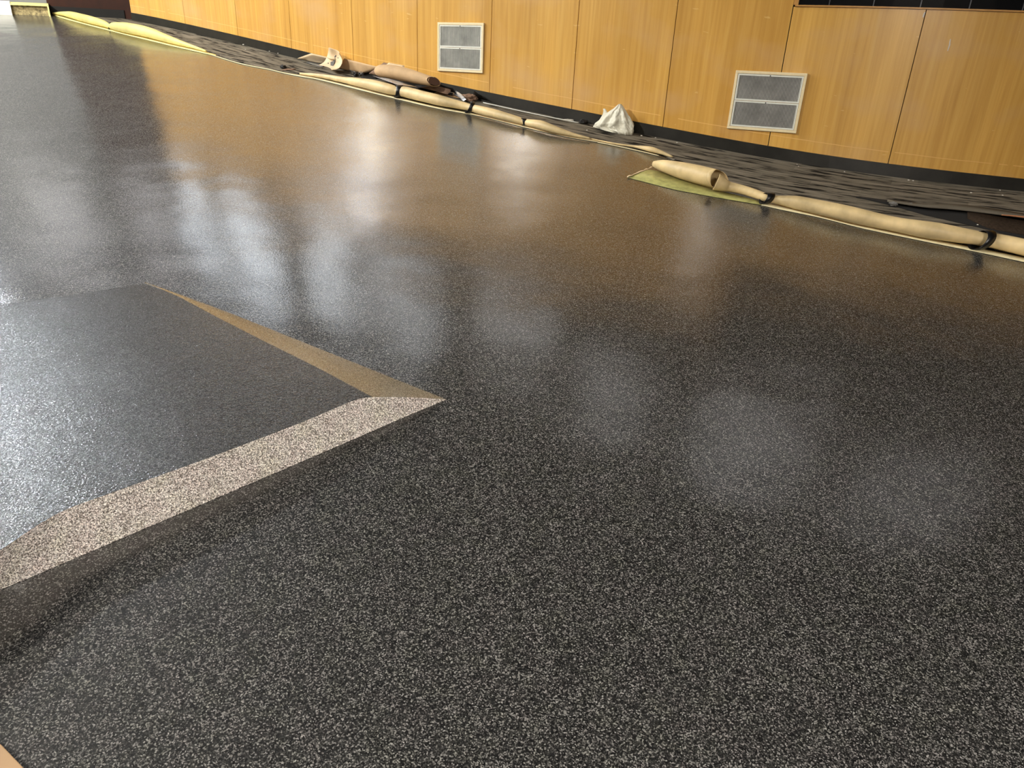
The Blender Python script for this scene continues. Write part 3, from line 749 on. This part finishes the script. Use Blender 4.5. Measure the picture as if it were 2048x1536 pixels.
o = sheet_px('black_wedge', [(944, 197), (977, 202), (960, 190), (948, 180)], scrap_m, hh=[0.014, 0.02, 0.09, 0.12], t=0.005); tag(o, 'black wedge shaped offcut leaning on the wall base below the farther vent', 'scrap')
o = sheet_px('black_wedge', [(874, 174), (912, 187), (905, 177), (876, 168)], scrap_m, hh=[0.07, 0.04, 0.10, 0.12], t=0.005); tag(o, 'black offcut behind the open end of the rolled cardboard', 'scrap')
# thin metal edge strip
o = ribbon('metal_edge_strip', [(966, 205.5), (1040, 222), (1100, 234.5), (1160, 246.5)], [(966, 204), (1040, 220.6), (1100, 233.3), (1160, 245.4)], alu_m, None, h=0.014, t=0.003); tag(o, 'thin bright metal strip lying along the dark wall base', 'strip')
crumple('pale_scrap', 1137, 241, 18, 3, 0.03, litter_m, 'torn pale scrap at the right end of the thin metal strip', 'litter', 0.012, 21)
crumple('black_scrap', 1167, 247, 16, 9, 0.05, scrap_m, 'black crumpled scrap left of the white plastic bag', 'scrap', 0.012, 24)
crumple('black_scrap', 567, 136.5, 14, 7, 0.05, scrap_m, 'black scrap on the carpet near the far thin paper edge', 'scrap', 0.012, 27)
o = sheet_px('paper_scrap', [(561, 141), (585, 140), (592, 137.5), (570, 138)], cardd_m, 0.012, t=0.002); tag(o, 'flat brownish scrap beside the black scrap on the far carpet', 'scrap')
crumple('grey_scrap', 1786, 411, 17, 8, 0.03, plain('grey_scrap_plastic', (120, 118, 114), 0.5).m, 'grey plastic scrap in the carpet slit at right', 'scrap', 0.014, 31)
crumple('grey_scrap', 1820, 411, 8, 6, 0.02, plain('grey_scrap_wire', (110, 106, 100), 0.5).m, 'small grey scrap right of the larger one in the carpet slit', 'scrap', 0.014, 33)
# black triangular corner standing behind the folded flap
k = at(1352, 325, 0.0)
o = sheet_px('black_corner', [(1341, 322), (1371, 326), (1360, 322), (1350, 320)], tape_m, hh=[0.012, 0.012, 0.05, 0.06], t=0.004); tag(o, 'black folded tape corner standing behind the paper flap', 'tape')
# bits of pale litter
LIT = [(487, 90), (492, 90), (491, 99), (539, 103), (551, 105), (556, 107), (1174, 261), (1283, 272), (1311, 276), (1354, 286), (1594, 329), (1597, 333), (1689, 344), (1817, 361), (1826, 362), (2000, 381), (1942, 386), (2005, 391), (1955, 450)]
proto = None
for i, (x, y) in enumerate(LIT):
    if proto is None:
        o = crumple('litter_bit', x, y, 4, 2, 0.012, litter_m, '', 'litter', 0.012, 40, 1.0, 'pale litter bits on the carpet'); proto = o
    else:
        o = proto.copy(); C.objects.link(o); o.location = at(x, y, 0.012)
        s_ = random.uniform(0.5, 1.1) * (0.75 if x > 1100 else 1.0); o.scale = (s_, s_, s_)
    o['label'] = 'tiny pale litter bit lying on the streaked carpet'

# ------------------------------------------------------------------ white plastic bag
T = thing('plastic_bag', 'crumpled white translucent plastic bag standing on the carpet against the wall', 'bag', at(1230, 262))
cb = at(1230, 262, 0.0); PX = (cb - Vector((0, 0, EYE))).dot(fwd) / F_PX
ul, _z = on_wall(1230, 235); wt = (wpt(ul + 0.05) - wpt(ul - 0.05)).normalized(); pln = Vector((wt.y, -wt.x, 0))
if pln.y < 0: pln = -pln
wb = wpt(ul); pb2 = Vector((wb.x, wb.y, 0)) - pln * 0.085
def lb(px, py, back=0.0):
    d_ = pray(px, py); k_ = (pb2 - Vector((0, 0, EYE))).dot(pln) / d_.dot(pln)
    return Vector((0, 0, EYE)) + d_ * k_
# silhouette rows: (y, left x, right x)
rows0 = [(208, 1238, 1242), (212, 1233, 1245), (218, 1226, 1249), (225, 1215, 1253.5), (232, 1206, 1257), (240, 1199, 1261.5), (248, 1191, 1265), (254, 1188, 1266.5), (260, 1200, 1267), (264, 1222, 1266)]
rows = [tuple(v) for v in catm([Vector(r) for r in rows0], 4)]
V = []; F_ = []; M_ = 128
for j, (y, xl, xr) in enumerate(rows):
    j = j / 4
    cx = (xl + xr) / 2; hw = (xr - xl) / 2; dp = 0.018 + 0.042 * min(1, j / 5)
    for k in range(M_):
        an = 2 * math.pi * k / M_
        fold = 1 + 0.13 * math.sin(an * 9 + j * 0.35) * min(1, j / 3) + 0.22 * noise.noise(Vector((math.cos(an) * 2.2, math.sin(an) * 2.2, j * 0.45))) + 0.16 * noise.noise(Vector((math.cos(an) * 7, math.sin(an) * 7, j * 1.3)))
        ssx = math.cos(an); p = lb(cx + hw * ssx * (1 + (fold - 1) * 0.3), y, 0.0) + pln * (math.sin(an) * dp * min(fold, 1.3))
        V.append(p)
bm2 = []
for j in range(len(rows) - 1):
    for k in range(M_):
        a = j * M_ + k; b_ = j * M_ + (k + 1) % M_; F_.append((a, b_, b_ + M_, a + M_))
F_.append(tuple(range(M_))); F_.append(tuple(reversed(range((len(rows) - 1) * M_, len(rows) * M_))))
fl0 = lambda v: max(v.z, zf(v.x, v.y) + 0.012)
for v in V: v.z = fl0(v)
for v in V[-M_:]: v.z = zf(v.x, v.y) + 0.012
o = make('bag_body', V, F_, bag_m, None, None, True); keep(o, T)
V = []; F_ = []; hr = [(217.5, 1206.5, 1211), (222, 1207, 1214), (228, 1206, 1216), (235, 1202, 1214), (241, 1198, 1210)]
for j, (y, xl, xr) in enumerate(hr):
    for k in range(16):
        an = 2 * math.pi * k / 16; V.append(lb((xl + xr) / 2 + (xr - xl) / 2 * math.cos(an), y) + backv * (0.015 * math.sin(an) + 0.01))
for j in range(len(hr) - 1):
    for k in range(16): a = j * 16 + k; b_ = j * 16 + (k + 1) % 16; F_.append((a, b_, b_ + 16, a + 16))
F_.append(tuple(range(16))); F_.append(tuple(reversed(range(64, 80))))
o = make('bag_handle', V, F_, bag_m, None, None, True); keep(o, T)

# ------------------------------------------------------------------ lifted carpet at the right
lowl = [(1712, 394.5), (1745, 402), (1798, 415), (1850, 430), (1903, 442), (1958, 455), (2048, 476), (2200, 505)]
upl = [(1712, 393), (1745, 396.5), (1798, 403), (1850, 410), (1903, 414), (1958, 419), (2048, 431), (2200, 455)]
o = ribbon('carpet_slit', lowl, upl, gap_m, None, h=0.0115, t=0.002); tag(o, 'painted dark shade in the slit where the carpet is cut open at the right', 'gap')  # flat dark sheet standing for the shade under the lifted carpet
fl1 = [(1775, 402.5), (1846, 413.5), (1903, 418), (1958, 424), (2048, 436), (2200, 462)]
up1 = [(1775, 399.5), (1846, 408), (1903, 409), (1958, 414), (2048, 428), (2200, 452)]
o = ribbon('carpet_flap', fl1, up1, carpet_m, None, h=0.035, t=0.008, hs=0.014); tag(o, 'lifted upper lip of the cut carpet at the right', 'carpet')
fl2 = [(1935, 437), (1960, 449), (1985, 458), (2048, 470), (2200, 498)]
up2 = [(1935, 425), (1960, 428), (1985, 432), (2048, 443), (2200, 466)]
o = ribbon('carpet_flap', fl2, up2, flap_m, None, h=0.014, t=0.008, hs=0.035); tag(o, 'dark brown carpet piece curling up beside the near paper roll', 'carpet')
o = ribbon('orange_strip', [(2003, 430.3), (2030, 432.8), (2070, 438)], [(2003, 429.7), (2030, 431.2), (2070, 435.5)], orange_m, None, h=0.05, t=0.004); tag(o, 'thin orange strip showing in the carpet slit at the right border', 'strip')

# ------------------------------------------------------------------ far left end
T = thing('cut_wall_block', 'white block with torn open insulation at the foot of the far grey wall', 'block', at(50, 27))
def face_far(px, py, back=0.0):
    return px
d = (cG2 - cB2).normalized(); nb_ = Vector((d.y, -d.x))
if nb_.y > 0: nb_ = -nb_
def ff_(px, h, off):
    # plan point on the far grey wall line under pixel column px
    r_ = pray(px, 27); r2 = Vector((r_.x, r_.y))
    o2 = cB2 + nb_ * off
    den = r2.x * d.y - r2.y * d.x; k = (o2.x * d.y - o2.y * d.x) / den; q = r2 * k
    return Vector((q.x, q.y, zf(q.x, q.y) + h))
def fbox(mm, x0, x1, h0, h1, o0, o1): mm.hexa([ff_(x0, h0, o0), ff_(x1, h0, o0), ff_(x1, h0, o1), ff_(x0, h0, o1), ff_(x0, h1, o0), ff_(x1, h1, o0), ff_(x1, h1, o1), ff_(x0, h1, o1)])
mm = MB(); fbox(mm, -60, 24, 0.0, 0.14, 0.01, 0.16); o = mm.build('block', white_m); keep(o, T)
mm = MB(); fbox(mm, 24, 100, 0.115, 0.13, 0.01, 0.16); fbox(mm, 97, 100, 0.0, 0.115, 0.01, 0.16); o = mm.build('edge_lip', ystrip_m); keep(o, T)
mm = MB(); fbox(mm, 24, 97, 0.0, 0.115, 0.01, 0.12); o = mm.build('insulation', insul_m); keep(o, T)
crumple('yellow_scrap', 72, 27.5, 14, 4, 0.08, ypaper_m, 'pale yellow torn scrap in front of the open wall block', 'scrap', 0.002, 51)

# tan board at the bottom left corner
T = thing('tan_board', 'tan board edge on the floor at the bottom left corner', 'board', at(0, 1530))
V = [at(-260, 1290, 0.03), at(2, 1488, 0.03), at(52, 1540, 0.03), at(140, 1640, 0.03), at(-260, 1640, 0.03)]
Vb = [P3(v.x, v.y, 0.002) for v in V]
o = make('board', V + Vb, [(0, 1, 2, 3, 4), (9, 8, 7, 6, 5)] + [(i, (i + 1) % 5, 5 + (i + 1) % 5, 5 + i) for i in range(5)], board_m); keep(o, T); bevel(o, 0.002)

# pale scrape marks in the veneer
def scrape(pts, wd, label):
    V = []
    for i, (x, y) in enumerate(pts):
        uu, z = on_wall(x, y); k = wd * (0.35 + 0.65 * math.sin(math.pi * (i + 0.5) / len(pts)))
        V += [Wz(uu - k, z, 0.0012), Wz(uu + k, z, 0.0012)]
    o = make('scrape_mark', V, [(2 * i, 2 * i + 1, 2 * i + 3, 2 * i + 2) for i in range(len(pts) - 1)], litter_m, wr); solid(o, 0.0006, 0)
scrape([(1901, 78), (1899.5, 84), (1899, 90), (1897, 96), (1895, 102)], 0.004, '')
scrape([(1850, 24), (1848, 28), (1846, 35)], 0.005, '')
